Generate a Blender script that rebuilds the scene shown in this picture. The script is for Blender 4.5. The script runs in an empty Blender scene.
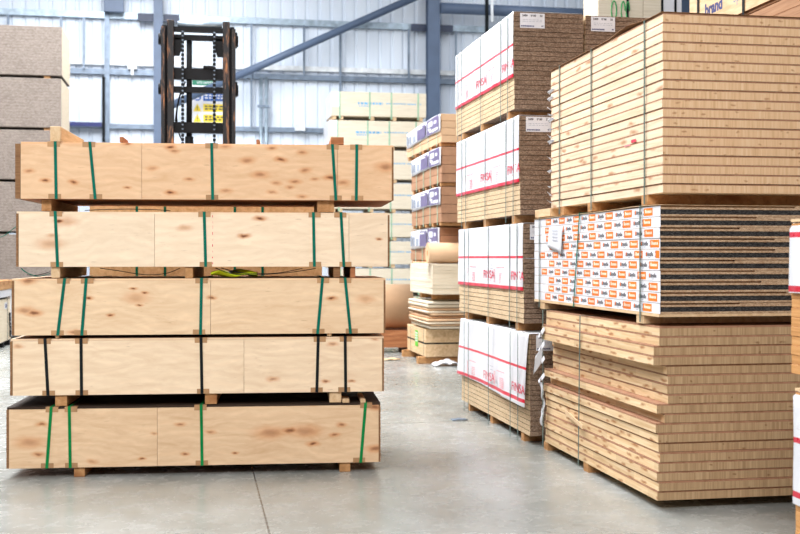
import bpy, bmesh, math, random
from mathutils import Vector, Matrix
random.seed(7)
sc = bpy.context.scene
C = sc.collection
R = math.radians

# ------------------------------------------------------------------ materials
class NT:
    def __init__(self, name, rough=.65, spec=.3):
        self.m = bpy.data.materials.new(name); self.m.use_nodes = True
        self.t = self.m.node_tree; self.b = self.t.nodes['Principled BSDF']
        self.b.inputs['Roughness'].default_value = rough
        self.b.inputs['Specular IOR Level'].default_value = spec
    def n(self, typ, ins=None, **kw):
        nd = self.t.nodes.new('ShaderNode' + typ)
        for k, v in kw.items(): setattr(nd, k, v)
        for k, v in (ins or {}).items(): self.put(nd.inputs[k], v)
        return nd
    def put(self, sock, v):
        if isinstance(v, bpy.types.NodeSocket): self.t.links.new(v, sock)
        elif isinstance(v, bpy.types.Node): self.t.links.new(v.outputs[0], sock)
        else: sock.default_value = v
    def vm(self, op, a, b=None):
        return self.n('VectorMath', {0: a} if b is None else {0: a, 1: b}, operation=op)
    def ma(self, op, a, b=0.0, clamp=False):
        return self.n('Math', {0: a, 1: b}, operation=op, use_clamp=clamp)
    def ramp(self, f, stops):
        r = self.n('ValToRGB', {0: f}); e = r.color_ramp.elements
        while len(e) < len(stops): e.new(.5)
        for q, (p, c) in zip(e, stops): q.position = p; q.color = lin(c)
        return r
    def mix(self, f, a, b, blend='MIX'):
        nd = self.n('Mix', data_type='RGBA', blend_type=blend)
        for i, v in ((0, f), (6, a), (7, b)): self.put(nd.inputs[i], v)
        return nd.outputs[2]
    def noise(self, vec, scale, detail=4, rough=.55, dist=0):
        return self.n('TexNoise', {'Vector': vec, 'Scale': scale, 'Detail': detail, 'Roughness': rough, 'Distortion': dist})
    def coords(self, rnd=True):
        tc = self.n('TexCoord').outputs['Object']
        if not rnd: return tc
        oi = self.n('ObjectInfo').outputs['Random']
        sh = self.vm('SCALE', (13.7, 7.3, 5.1)); self.put(sh.inputs['Scale'], oi)
        return self.vm('ADD', tc, sh).outputs[0]
    def out(self, col, bump=None, bs=.2, bd=.002):
        self.put(self.b.inputs['Base Color'], col)
        if bump is not None:
            bp = self.n('Bump', {'Strength': bs, 'Distance': bd, 'Height': bump})
            self.t.links.new(bp.outputs[0], self.b.inputs['Normal'])
        return self.m
def lin(c):
    f = lambda v: (v/255/12.92) if v/255 <= .04045 else ((v/255+.055)/1.055)**2.4
    return (f(c[0]), f(c[1]), f(c[2]), 1)
def plain(name, c, rough=.6, spec=.3, metal=0, var=.06, sc_=6):
    k = NT(name, rough, spec); k.b.inputs['Metallic'].default_value = metal
    nz = k.noise(k.coords(), sc_, 3)
    d = tuple(max(0, v*(1-var*2)) for v in c); l = tuple(min(255, v*(1+var)) for v in c)
    return k.out(k.ramp(nz, [(.3, d), (.7, l)]))
def wood(name, dark, mid, light, stretch, scale=3, stave=None, knots=0, kn_sc=(1, 1, 1), tint=.12, rough=.7, kc=(150, 95, 55)):
    """procedural sawn wood: stretched grain, staves of varied tint, small random knots"""
    k = NT(name, rough, .2); co = k.coords()
    st = k.vm('MULTIPLY', co, stretch)
    g = k.noise(st, scale, 6, .6, .6)
    col = k.ramp(g, [(.25, dark), (.5, mid), (.78, light)]).outputs[0]
    if stave:
        sn = k.vm('SNAP', co, stave)
        wn = k.n('TexWhiteNoise', {'Vector': sn.outputs[0]}, noise_dimensions='3D')
        v = k.n('MapRange', {0: wn.outputs[0], 3: 1-tint, 4: 1+tint*.5})
        col = k.mix(1.0, col, v.outputs[0], 'MULTIPLY')
    if knots:
        sp = k.n('SeparateXYZ', {0: k.vm('ADD', co, k.vm('MULTIPLY', k.noise(co, 9).outputs['Color'], (.10, .10, .035)))}).outputs
        pl = k.n('CombineXYZ', {0: k.ma('MULTIPLY', k.ma('ADD', sp[0], sp[1]), kn_sc[1]), 1: k.ma('MULTIPLY', sp[2], kn_sc[2])})
        vo = k.n('TexVoronoi', {'Vector': pl, 'Scale': 1.0, 'Randomness': 1.0}, voronoi_dimensions='2D')
        gate = k.ma('GREATER_THAN', k.n('SeparateColor', {0: vo.outputs['Color']}).outputs[0], 1-knots)
        f = k.n('MapRange', {0: vo.outputs['Distance'], 1: .06, 2: .28, 3: .85, 4: 0})
        col = k.mix(k.ma('MULTIPLY', f, gate), col, lin(kc))
    return k.out(col, g, .15)
def crate_ply(name, base, dark, knots, L, h, rough=.6):
    """rotary-cut plywood: wavy figure plus the knots this sheet has (u, v, size, darkness in metres from its lower left corner)"""
    k = NT(name, rough, .25); co = k.coords(False); cr = k.coords()
    g = k.noise(k.vm('MULTIPLY', cr, (1.1, 1, 5.5)), 2.2, 7, .62, 1.3)
    fig = k.n('TexWave', {'Vector': k.vm('ADD', k.vm('MULTIPLY', cr, (.35, 1, 2.4)), k.vm('SCALE', k.noise(cr, 1.5).outputs['Color'])), 'Scale': 2.2, 'Distortion': 5., 'Detail': 4., 'Detail Scale': 1.4}, wave_type='BANDS', bands_direction='Z')
    light = tuple(min(255, v*1.05+3) for v in base)
    col = k.ramp(g, [(.22, dark), (.5, base), (.8, light)]).outputs[0]
    col = k.mix(k.ma('MULTIPLY', fig.outputs[1], .3), col, lin(dark))
    oi = k.n('ObjectInfo').outputs['Random']
    col = k.mix(1.0, col, k.n('MapRange', {0: oi, 3: .93, 4: 1.03}).outputs[0], 'MULTIPLY')
    fl = k.noise(k.vm('MULTIPLY', cr, (9, 9, 60)), 1.3, 3)
    col = k.mix(k.n('MapRange', {0: fl, 1: .66, 2: .78, 3: 0, 4: .35}).outputs[0], col, lin((150, 105, 72)))
    wob = k.vm('SCALE', k.vm('SUBTRACT', k.noise(co, 14, 3).outputs['Color'], (.5, .5, .5))); wob.inputs['Scale'].default_value = .03
    cw = k.vm('ADD', co, wob.outputs[0]).outputs[0]
    halo = core = None
    for (u, v, s, dk) in knots:
        d = k.vm('MULTIPLY', k.vm('SUBTRACT', cw, (u, 0, v)), (1/(s*1.25), 0, 1/(s*.5)))
        ln = k.vm('LENGTH', d).outputs['Value']
        a = k.n('MapRange', {0: ln, 1: .3, 2: 1.8, 3: min(1, .4+dk*.45), 4: 0}, interpolation_type='SMOOTHSTEP').outputs[0]
        b = k.n('MapRange', {0: ln, 1: .2, 2: .75, 3: dk, 4: 0}).outputs[0]
        halo = a if halo is None else k.ma('MAXIMUM', halo, a).outputs[0]
        core = b if core is None else k.ma('MAXIMUM', core, b).outputs[0]
    col = k.mix(halo, col, lin((202, 130, 76)))
    col = k.mix(core, col, lin((96, 55, 34)))
    return k.out(col, g, .08)
def chip(name, a, b, c, lines=0, scale=90, rough=.8):
    k = NT(name, rough, .15); co = k.coords()
    v = k.n('TexVoronoi', {'Vector': k.vm('MULTIPLY', co, (1, 1, 2.2)), 'Scale': scale})
    n2 = k.noise(co, 3.5, 5)
    f = k.ma('ADD', k.ma('MULTIPLY', k.n('SeparateColor', {0: v.outputs['Color']}).outputs[0], .6), k.ma('MULTIPLY', n2, .4))
    col = k.ramp(f, [(.2, a), (.5, b), (.85, c)]).outputs[0]
    if lines:
        z = k.n('SeparateXYZ', {0: k.coords(False)}).outputs[2]
        fr = k.ma('FRACT', k.ma('MULTIPLY', z, lines))
        col = k.mix(k.ma('MULTIPLY', k.ma('LESS_THAN', fr, .12), .28), col, lin(tuple(v*.45 for v in a)))
    return k.out(col, f, .25)
def wrapper_mat(name, bands, rough=.35):
    k = NT(name, rough, .4); z = k.n('SeparateXYZ', {0: k.coords(False)}).outputs[2]
    cr = k.noise(k.coords(), 2.5, 5, .6, .4)
    col = k.ramp(cr, [(.3, (208, 208, 213)), (.6, (224, 224, 228))]).outputs[0]
    for (z0, z1, c) in bands:
        f = k.ma('MULTIPLY', k.ma('GREATER_THAN', z, z0), k.ma('LESS_THAN', z, z1))
        col = k.mix(f, col, lin(c))
    return k.out(col, cr, .35, .01)

M = {}
def along(f): return f*8.08/(8.33-f*.25)     # share of the crate's length for a share of its width in view
def kn(pts, xl, xr, yt, yb, L, h):
    o = []
    for p in pts:
        u = along((p[0]-xl)/(xr-xl))*L; v = (yb-p[1])/(yb-yt)*h
        o.append((u, v, p[2], p[3]))
    return o
LC = 2.72
M['ply1'] = crate_ply('Plywood warm', (231, 193, 155), (216, 172, 130), kn([(45, 181, .03, .9), (73, 182.5, .028, .8), (127, 187, .022, .6), (127, 144, .025, .7), (29, 172, .03, .4), (170, 147, .032, .95), (170, 192, .032, .95), (189, 179, .03, .5), (152, 168, .035, .25), (174, 151, .03, .4), (247, 159.5, .045, .4), (281, 158.5, .035, .85), (260, 174, .05, .45), (295, 180.5, .035, .5), (276, 182, .03, .3), (272, 191, .03, .35), (226, 190, .035, .3), (290, 186, .025, .4), (302, 151, .03, .45), (305, 169, .035, .45), (315, 178, .025, .35), (302, 195, .03, .4), (386, 165, .06, .45), (343, 181, .04, .35), (331, 176, .04, .9), (272, 147, .03, .5), (225, 146, .035, .25)], 20, 394, 143, 199, LC, .415), LC, .415)
M['ply2'] = crate_ply('Plywood pale', (239, 216, 188), (227, 200, 168), kn([(59, 221.5, .03, 1), (66, 222, .06, .15), (259, 218, .036, .95), (243, 235.5, .034, .9), (378, 238.5, .02, .9), (50, 244, .07, .2), (52, 236, .03, .2), (184, 228, .04, .15)], 16, 388.5, 212, 267, LC, .403), LC, .403)
M['ply3'] = crate_ply('Plywood straw', (236, 206, 170), (221, 184, 145), kn([(34, 312.5, .045, .8), (25, 310, .05, .35), (28, 281, .045, .5), (110, 315, .022, .95), (133, 288.5, .022, .9), (144, 293, .022, .9), (139, 305, .02, .85), (136, 298, .07, .15), (88, 297.5, .026, 1), (74, 332, .04, .5), (331, 299, .03, .95), (211, 298, .025, .7), (365, 300, .05, .15)], 11.5, 385, 278.5, 335, LC, .412), LC, .412)
M['ply4'] = crate_ply('Plywood cream', (238, 213, 182), (223, 191, 157), kn([(333, 345, .03, .4), (273, 380, .034, .4), (326, 383, .025, .7), (375, 341, .02, .3), (18, 345, .03, .25), (352, 383, .02, .5)], 10, 384.5, 338, 394, LC, .41), LC, .41)
M['ply5'] = crate_ply('Plywood tan', (233, 200, 163), (214, 174, 134), kn([(290, 432, .05, .75), (270, 434, .09, .35), (305, 433, .09, .3), (313, 446, .035, .85), (335, 437, .03, .6), (342, 427, .03, .6), (41, 422, .03, .6), (38, 452, .035, .6), (30, 440, .08, .25), (375, 409, .05, .65), (376, 452, .055, .6), (154, 433, .02, .3), (92, 460, .03, .2), (142, 458, .02, .8), (185, 454, .025, .7), (235, 454, .018, .7), (180, 424, .03, .5), (313, 405, .03, .5), (210, 432, .03, .4)], 6, 381, 405, 466, LC, .442), LC, .442)
M['ply_edge'] = wood('Plywood edge', (105, 72, 48), (135, 98, 66), (165, 125, 88), (1, 1, 40), 4)
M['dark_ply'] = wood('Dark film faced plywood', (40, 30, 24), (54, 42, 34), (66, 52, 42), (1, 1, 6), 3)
M['timber'] = wood('Sawn timber', (150, 105, 66), (184, 136, 90), (206, 162, 116), (8, 1, 8), 3, knots=.2, kn_sc=(6, 2, 6))
M['timber_pale'] = wood('Pale sawn timber', (188, 152, 112), (213, 181, 142), (230, 203, 166), (8, 1, 8), 3)
M['timber_red'] = wood('Reddish sawn timber', (138, 84, 52), (172, 112, 74), (196, 136, 94), (1, 8, 8), 2.5)
M['pine'] = wood('Pine edge', (210, 180, 146), (228, 205, 174), (239, 222, 196), (2, .5, 12), 4, stave=(9, .47, 9), knots=.3, kn_sc=(3, 3.4, 14), tint=.08, kc=(176, 122, 84))
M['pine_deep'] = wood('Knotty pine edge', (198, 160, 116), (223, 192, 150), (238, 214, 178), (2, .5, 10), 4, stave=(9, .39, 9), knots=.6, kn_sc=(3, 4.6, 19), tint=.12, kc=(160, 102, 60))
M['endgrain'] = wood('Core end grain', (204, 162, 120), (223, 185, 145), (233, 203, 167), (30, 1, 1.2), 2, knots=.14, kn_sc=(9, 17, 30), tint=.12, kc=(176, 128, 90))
M['endgrain_grey'] = wood('Weathered core end grain', (152, 122, 90), (178, 148, 112), (200, 172, 136), (34, 1, .5), 2, knots=.05, kn_sc=(9, 17, 30), tint=.16, kc=(130, 98, 66))  # shade on the lower pack's ends is put into this darker colour
M['skin'] = wood('Board skin', (140, 100, 76), (162, 120, 94), (178, 136, 110), (6, 6, 1), 3)
M['chip_end'] = chip('Chipboard moulded edge', (96, 76, 61), (130, 107, 89), (162, 139, 120))  # moulded pack ends, with the shade they stand in painted into the colour
M['chip_side'] = chip('Chipboard sawn edge', (184, 155, 122), (206, 180, 145), (223, 201, 170))  # same chipboard in the paler tone of its lit aisle side
M['chip_grey'] = chip('Grey chipboard edge', (116, 105, 98), (130, 119, 111), (144, 133, 125), 17, 34)
M['core_black'] = chip('Black board core', (34, 32, 32), (52, 50, 50), (80, 78, 76))
M['tan_layer'] = chip('Tan board layer', (158, 126, 98), (186, 156, 126), (206, 178, 148))
M['mdf'] = plain('Brown fibreboard', (170, 128, 100), .8, .15, var=.04)
M['mdf_line'] = plain('Pale fibreboard edge', (222, 190, 154), .8, .15, var=.04)
M['kraft'] = plain('Kraft paper', (212, 174, 138), .7, .2, var=.03, sc_=2)
M['pale_board'] = wood('Pale board', (208, 188, 160), (224, 207, 182), (236, 223, 202), (1, 1, 30), 3)
M['white_board'] = wood('Whitewood sheet edge', (204, 190, 168), (219, 206, 184), (231, 220, 202), (1, 1, 26), 3)
M['orange_board'] = wood('Orange brown boards', (164, 112, 64), (196, 142, 88), (212, 162, 108), (1, .6, 30), 3)
M['red_board'] = wood('Red brown boards', (140, 100, 74), (166, 124, 92), (186, 146, 112), (1, .6, 20), 3)
M['wrap'] = wrapper_mat('White printed wrapper', [(.642, .664, (218, 46, 68)), (.36, .392, (214, 40, 66))])
M['wrap_c'] = wrapper_mat('White printed wrapper near', [(.70, .727, (200, 34, 58)), (.435, .465, (200, 34, 58))])
M['wrap_plain'] = wrapper_mat('White plastic', [])
M['film'] = plain('White label paper', (222, 222, 227), .5, .3, var=.02)
M['red_ink'] = plain('Red ink', (222, 60, 84), .6)
M['red_ink_pale'] = plain('Pale red ink', (236, 150, 160), .6)
M['orange_ink'] = plain('Orange ink', (238, 122, 34), .5)
M['white_ink'] = plain('White ink', (246, 226, 206), .5)
M['black_ink'] = plain('Black ink', (60, 58, 66), .5)
M['grey_ink'] = plain('Grey ink', (150, 156, 170), .5)
M['navy_ink'] = plain('Navy ink', (52, 58, 110), .5)
M['blue_ink'] = plain('Blue ink', (112, 172, 214), .5)
M['purple_ink'] = plain('Purple ink', (106, 95, 130), .5)
M['green_ink'] = plain('Green ink', (70, 160, 96), .5)
M['lime'] = plain('Lime label', (110, 196, 70), .5)
M['strap_green'] = plain('Dark green strapping', (10, 104, 86), .6, .12)
M['strap_bright'] = plain('Green strapping', (16, 128, 66), .6, .12)
M['strap_black'] = plain('Black strapping', (24, 28, 30), .6, .12)
M['strap_thin'] = plain('Grey green strapping', (84, 104, 96), .4, .4)
M['strap_pale'] = plain('Pale green strapping', (150, 190, 160), .4, .4)
M['protector'] = plain('Board edge protector', (180, 138, 98), .6, .3)
M['steel_blue'] = plain('Blue grey painted steel', (90, 106, 132), .45, .4, var=.03, sc_=2)
M['steel_dark'] = plain('Dark painted steel', (58, 66, 88), .5, .4)
M['galv'] = plain('Galvanised steel', (166, 182, 196), .35, .5, metal=.4, var=.08)
M['galv_dark'] = plain('Dull galvanised steel', (118, 132, 150), .4, .5, metal=.3, var=.08)
M['white_pvc'] = plain('White conduit', (228, 232, 236), .4)
M['hivis'] = plain('Hi-vis yellow fabric', (206, 228, 40), .7, .2, var=.08, sc_=12)
M['tape_grey'] = plain('Reflective grey tape', (200, 204, 206), .3, .5)
M['truck_black'] = plain('Forklift black steel', (22, 22, 25), .6, .2, var=.15)
M['truck_orange'] = plain('Forklift orange paint', (206, 120, 40), .4, .5)
M['rubber'] = plain('Black rubber', (28, 28, 30), .8, .2)
M['sign_blue'] = plain('Sign blue', (34, 92, 176), .4)
M['sign_yellow'] = plain('Sign yellow', (236, 208, 40), .4)
M['sign_green'] = plain('Sign green', (20, 120, 90), .4)
def mast_rust():
    k = NT('Worn mast rail', .55, .4); co = k.coords()
    f = k.noise(k.vm('MULTIPLY', co, (14, 14, 2.2)), 2.2, 5, .65)
    return k.out(k.ramp(f, [(.5, (24, 23, 26)), (.58, (84, 60, 48)), (.7, (176, 114, 68))]))
M['rail'] = mast_rust()
def cladding():
    k = NT('Blue white cladding', .5, .35); co = k.coords(False)
    f = k.noise(k.vm('MULTIPLY', co, (1, 1, .12)), 1.2, 4)
    k.b.inputs['Emission Strength'].default_value = 0
    return k.out(k.ramp(f, [(.3, (214, 224, 239)), (.7, (226, 234, 245))]))
M['clad'] = cladding()
def concrete():
    k = NT('Polished concrete', .3, .5); co = k.coords(False)
    a = k.noise(co, .55, 6, .6); b = k.noise(co, 7, 6, .65, .4); d = k.noise(k.vm('MULTIPLY', co, (1, .55, 1)), 1.1, 5, .6, .4)
    f = k.ma('ADD', k.ma('MULTIPLY', a, .55), k.ma('ADD', k.ma('MULTIPLY', b, .12), k.ma('MULTIPLY', d, .33)))
    col = k.ramp(f, [(.34, (120, 121, 115)), (.5, (150, 152, 148)), (.66, (178, 180, 178))]).outputs[0]
    st = k.n('MapRange', {0: k.noise(co, 2.3, 8, .72), 1: .5, 2: .85, 3: 0, 4: .3}).outputs[0]
    col = k.mix(st, col, lin((112, 106, 94)))
    x = k.n('SeparateXYZ', {0: co}).outputs
    wob = k.ma('MULTIPLY', k.noise(co, 20, 2), .006)
    j1 = k.ma('LESS_THAN', k.ma('ABSOLUTE', k.ma('SUBTRACT', k.ma('ADD', x[0], wob), .417)), .006)
    j2 = k.ma('LESS_THAN', k.ma('ABSOLUTE', k.ma('SUBTRACT', k.ma('ADD', x[1], wob), 10.6)), .008)
    jj = k.ma('MULTIPLY', k.ma('MAXIMUM', j1, j2), .75)
    col = k.mix(jj, col, lin((62, 62, 60)))
    k.put(k.b.inputs['Roughness'], k.n('MapRange', {0: b, 1: .3, 2: .7, 3: .16, 4: .34}).outputs[0])
    return k.out(col, b, .06)
M['concrete'] = concrete()

# ------------------------------------------------------------------ mesh helpers
class MB:
    def __init__(self): self.bm = bmesh.new(); self.mats = []
    def mi(self, m):
        if m not in self.mats: self.mats.append(m)
        return self.mats.index(m)
    def hexa(self, pts, m, fm=None):
        v = [self.bm.verts.new(p) for p in pts]
        out = []
        # bottom, top, -y, +x, +y, -x
        for i, q in enumerate(((0, 3, 2, 1), (4, 5, 6, 7), (0, 1, 5, 4), (1, 2, 6, 5), (2, 3, 7, 6), (3, 0, 4, 7))):
            f = self.bm.faces.new([v[j] for j in q]); f.material_index = self.mi((fm or {}).get(i, m)); out.append(f)
        return out
    def box(self, x0, x1, y0, y1, z0, z1, m, fm=None):
        self.hexa([(x0, y0, z0), (x1, y0, z0), (x1, y1, z0), (x0, y1, z0), (x0, y0, z1), (x1, y0, z1), (x1, y1, z1), (x0, y1, z1)], m, fm)
        return self
    def bar(self, p, q, w, t, m, side=None):
        """rectangular bar from p to q; w along 'side', t across"""
        p, q = Vector(p), Vector(q); d = (q-p).normalized()
        s = Vector(side) if side else (Vector((0, 0, 1)).cross(d) if abs(d.z) < .95 else Vector((1, 0, 0)))
        s = (s - d*s.dot(d)).normalized(); u = d.cross(s)
        c = []
        for e in (p, q):
            for a, b in ((-1, -1), (1, -1), (1, 1), (-1, 1)): c.append(e + s*a*w/2 + u*b*t/2)
        self.hexa([c[i] for i in range(8)], m); return self
    def cyl(self, p, q, r, m, n=20, r2=None, cap=True):
        p, q = Vector(p), Vector(q); d = (q-p).normalized()
        s = d.orthogonal().normalized(); u = d.cross(s); r2 = r if r2 is None else r2
        A = [self.bm.verts.new(p + (s*math.cos(2*math.pi*i/n) + u*math.sin(2*math.pi*i/n))*r) for i in range(n)]
        B = [self.bm.verts.new(q + (s*math.cos(2*math.pi*i/n) + u*math.sin(2*math.pi*i/n))*r2) for i in range(n)]
        k = self.mi(m)
        for i in range(n):
            f = self.bm.faces.new((A[i], A[(i+1) % n], B[(i+1) % n], B[i])); f.material_index = k; f.smooth = True
        if cap:
            f = self.bm.faces.new(A[::-1]); f.material_index = k
            f = self.bm.faces.new(B); f.material_index = k
        return self
    def tube(self, pts, r, m, n=8, flat=1.0):
        pts = [Vector(p) for p in pts]; k = self.mi(m); rings = []
        for i, p in enumerate(pts):
            d = (pts[min(i+1, len(pts)-1)] - pts[max(i-1, 0)]).normalized()
            s = d.cross(Vector((0, 0, 1)));
            if s.length < .05: s = d.cross(Vector((0, 1, 0)))
            s.normalize(); u = s.cross(d)
            rings.append([self.bm.verts.new(p + s*math.cos(a)*r + u*math.sin(a)*r*flat) for a in [2*math.pi*j/n for j in range(n)]])
        for a, b in zip(rings, rings[1:]):
            for j in range(n):
                f = self.bm.faces.new((a[j], a[(j+1) % n], b[(j+1) % n], b[j])); f.material_index = k; f.smooth = True
        for e in (rings[0][::-1], rings[-1]):
            f = self.bm.faces.new(e); f.material_index = k
        return self
    def sheet(self, fn, nu, nv, t, m, nrm=None):
        """thin sheet of real thickness: fn(u,v) -> point; the second skin is offset along nrm"""
        k = self.mi(m); nrm = Vector(nrm)
        a = [[self.bm.verts.new(Vector(fn(i/nu, j/nv))) for j in range(nv+1)] for i in range(nu+1)]
        b = [[self.bm.verts.new(x.co + nrm*t) for x in r] for r in a]
        F = []
        for i in range(nu):
            for j in range(nv):
                F.append((a[i][j], a[i+1][j], a[i+1][j+1], a[i][j+1])); F.append((b[i][j+1], b[i+1][j+1], b[i+1][j], b[i][j]))
        for i in range(nu):
            F.append((b[i][0], b[i+1][0], a[i+1][0], a[i][0])); F.append((a[i][nv], a[i+1][nv], b[i+1][nv], b[i][nv]))
        for j in range(nv):
            F.append((a[0][j], a[0][j+1], b[0][j+1], b[0][j])); F.append((b[nu][j], b[nu][j+1], a[nu][j+1], a[nu][j]))
        for q in F:
            f = self.bm.faces.new(q); f.material_index = k; f.smooth = True
        return self
    def bevel(self, w, seg=1):
        bmesh.ops.bevel(self.bm, geom=list(self.bm.edges), offset=w, segments=seg, affect='EDGES', profile=.5); return self
    def mesh(self, name):
        bmesh.ops.recalc_face_normals(self.bm, faces=list(self.bm.faces))
        me = bpy.data.meshes.new(name); self.bm.to_mesh(me); self.bm.free()
        for m in self.mats: me.materials.append(M[m])
        return me
    def build(self, name, parent=None, loc=None):
        o = bpy.data.objects.new(name, self.mesh(name)); C.objects.link(o)
        if parent: o.parent = parent
        if loc: o.location = loc
        return o
def put(name, me, parent=None, loc=(0, 0, 0)):
    o = bpy.data.objects.new(name, me); C.objects.link(o); o.location = loc
    if parent: o.parent = parent
    return o
def tag(o, label, cat, group=None):
    o['label'] = label; o['category'] = cat
    if group: o['group'] = group
    return o
def thing(name, label, cat, loc=(0, 0, 0), rz=0, group=None):
    o = bpy.data.objects.new(name, None); C.objects.link(o); o.location = loc; o.rotation_euler = (0, 0, rz)
    o.empty_display_size = .2
    return tag(o, label, cat, group)
def struct(o): o['kind'] = 'structure'; return o
def lettering(name, parent, items, face, origin, wide=1.0):
    """items: (text, right, up, height, material, bold); face 'aisle' looks to -X, 'end' looks to -Y"""
    bm = bmesh.new(); mats = []
    for (s, rx, uy, hgt, mt, bold) in items:
        cu = bpy.data.curves.new('text', 'FONT'); cu.body = s; cu.size = hgt*1.42; cu.extrude = .0004; cu.offset = bold
        ob = bpy.data.objects.new('text', cu); C.objects.link(ob)
        dg = bpy.context.evaluated_depsgraph_get(); me = bpy.data.meshes.new_from_object(ob.evaluated_get(dg))
        bpy.data.objects.remove(ob)
        if mt not in mats: mats.append(mt)
        me.transform(Matrix.Translation((rx, uy, 0)) @ Matrix.Diagonal((wide, 1, 1, 1)))
        n0 = len(bm.faces); bm.from_mesh(me); bm.faces.ensure_lookup_table()
        for f in bm.faces[n0:]: f.material_index = mats.index(mt)
        bpy.data.meshes.remove(me)
    if face == 'aisle': mx = Matrix(((0, 0, -1, 0), (-1, 0, 0, 0), (0, 1, 0, 0), (0, 0, 0, 1)))
    else: mx = Matrix(((1, 0, 0, 0), (0, 0, -1, 0), (0, 1, 0, 0), (0, 0, 0, 1)))
    bm.transform(Matrix.Translation(origin) @ mx)
    me = bpy.data.meshes.new(name); bm.to_mesh(me); bm.free()
    for q in mats: me.materials.append(M[q])
    return put(name, me, parent)
def strap_ring(mb, x0, x1, y, z0, z1, w, m, t=.0015, lean=0, off=.0006):
    """flat band round a pack: aisle side, top, far side; lean shifts the lower end along the pack"""
    a, b = x0-t-off, x1+t+off
    mb.bar((a, y+lean, z0), (a, y, z1+t), w, t, m, (0, 1, 0))
    mb.bar((a, y, z1+t/2+off), (b, y, z1+t/2+off), w, t, m, (0, 1, 0))
    mb.bar((b, y, z1+t), (b, y+lean, z0), w, t, m, (0, 1, 0))
def bars(mb, x0, z0, w, h, rows, cols, m, y, face, fill=.6):
    """rows of short printed strokes where the photograph's print is too small to read"""
    for r in range(rows):
        x = 0
        while x < w:
            l = (w/cols)*random.uniform(.5, 1.0)
            zz = z0 - r*h/rows; hh = h/rows*fill
            if face == 'end': mb.box(x0+x, x0+min(x+l, w), y-.0006, y, zz-hh, zz, m)
            else: mb.box(y-.0006, y, x0-min(x+l, w), x0-x, zz-hh, zz, m)
            x += l + w/cols*.25

# ------------------------------------------------------------------ setting
mb = MB(); mb.box(-16, 24, -6, 30.3, -.2, 0, 'concrete'); struct(mb.build('floor'))
# back wall: trapezoidal rib cladding
mb = MB(); prof = []; x = -16.
while x < 24:
    prof += [(x, 0), (x+.22, 0), (x+.25, .035), (x+.305, .035)]; x += .333
k = mb.mi('clad'); lo = [mb.bm.verts.new((px, 30+d, 0)) for px, d in prof]; hi = [mb.bm.verts.new((px, 30+d, 10.5)) for px, d in prof]
lo2 = [mb.bm.verts.new((px, 30.15, 0)) for px, d in (prof[0], prof[-1])]; hi2 = [mb.bm.verts.new((px, 30.15, 10.5)) for px, d in (prof[0], prof[-1])]
for i in range(len(prof)-1): mb.bm.faces.new((lo[i], lo[i+1], hi[i+1], hi[i])).material_index = k
mb.bm.faces.new((lo2[1], lo2[0], hi2[0], hi2[1])).material_index = k
struct(mb.build('wall_back'))
def h_rail(name, label, x0, x1, z, hh, d, m):
    q = MB(); q.box(x0, x1, 29.985-d, 29.985, z-hh/2, z+hh/2, m); q.box(x0, x1, 29.985-d, 29.985-d+.004, z+hh/2, z+hh/2+.02, m)
    return tag(q.build(name), label, 'rail', 'wall rails')
def column(x, w, label):
    t = thing('steel_column', label, 'column', (x, 29.6, 0))
    q = MB(); q.box(-w/2, w/2, -.012, .0, 0, 10.2, 'steel_blue'); q.build('flange', t, (0, -.14, 0))
    q = MB(); q.box(-w/2, w/2, -.012, .0, 0, 10.2, 'steel_blue'); q.build('flange', t, (0, .15, 0))
    q = MB(); q.box(-.008, .008, -.139, .137, 0, 10.2, 'steel_blue'); q.build('web', t)
    q = MB(); q.box(-w/2-.06, w/2+.06, -.2, .2, 0, .02, 'steel_blue'); q.build('base_plate', t)
    q = MB(); q.box(-w/2-.42, -w/2-.01, .1, .112, 7.78, 7.98, 'steel_dark'); q.build('cleat', t)
    q = MB(); q.box(w/2+.01, w/2+.42, .1, .112, 7.78, 7.98, 'steel_dark'); q.build('cleat', t)
column(-.99, .23, 'blue grey steel column behind the black forklift mast')
column(6.32, .33, 'wide blue grey steel column right of the pale pack tower')
column(13.6, .3, 'blue grey steel column far along the back wall on the right')
column(-8.3, .23, 'blue grey steel column on the back wall, left of the tall grey stack')
h_rail('wall_rail', 'highest galvanised wall rail along the cladding near the eaves', -16, 24, 7.92, .14, .14, 'galv')
h_rail('wall_rail', 'white conduit rail running along the cladding at mid height', -16, 24, 6.69, .11, .1, 'white_pvc')
h_rail('wall_rail', 'galvanised wall rail just below the white conduit rail', -16, 24, 6.45, .12, .14, 'galv_dark')
h_rail('wall_rail', 'lowest blue grey wall rail seen beside the forklift mast', -16, 24, 5.03, .1, .14, 'galv_dark')
q = MB(); q.cyl((-.75, 29.3, 5.5), (6.0, 29.3, 8.72), .1, 'steel_blue', 16)
tag(q.build('diagonal_brace'), 'blue grey tubular brace running diagonally between the two columns', 'brace')
q = MB(); q.cyl((6.5, 29.45, 8.38), (13.44, 29.45, 8.38), .15, 'steel_blue', 16)
tag(q.build('steel_tie'), 'horizontal blue steel tube right of the wide column near the roof', 'beam')
q = MB(); q.box(-8.15, -1.13, 29.3, 29.6, 8.62, 8.86, 'steel_dark')
tag(q.build('steel_tie'), 'dark horizontal beam at top left under the roof', 'beam')
def rod(px_x, z0, z1, w, m, label, name='rail_rod', dy=.03):
    q = MB(); q.box(px_x-w/2, px_x+w/2, 29.78-dy, 29.82-dy, z0, z1, m)
    tag(q.build(name), label, 'rod', 'thin rods on the back wall')
rod(-2.3, 0.0, 8.6, .13, 'galv_dark', 'grey galvanised post above the top crate, left of the forklift', 'wall_post')
rod(-2.88, 6.5, 7.84, .05, 'galv_dark', 'thin rod second from the grey stack at upper left')
rod(-3.45, 6.5, 7.84, .05, 'galv_dark', 'thin rod just above the right edge of the tall grey stack')
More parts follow.
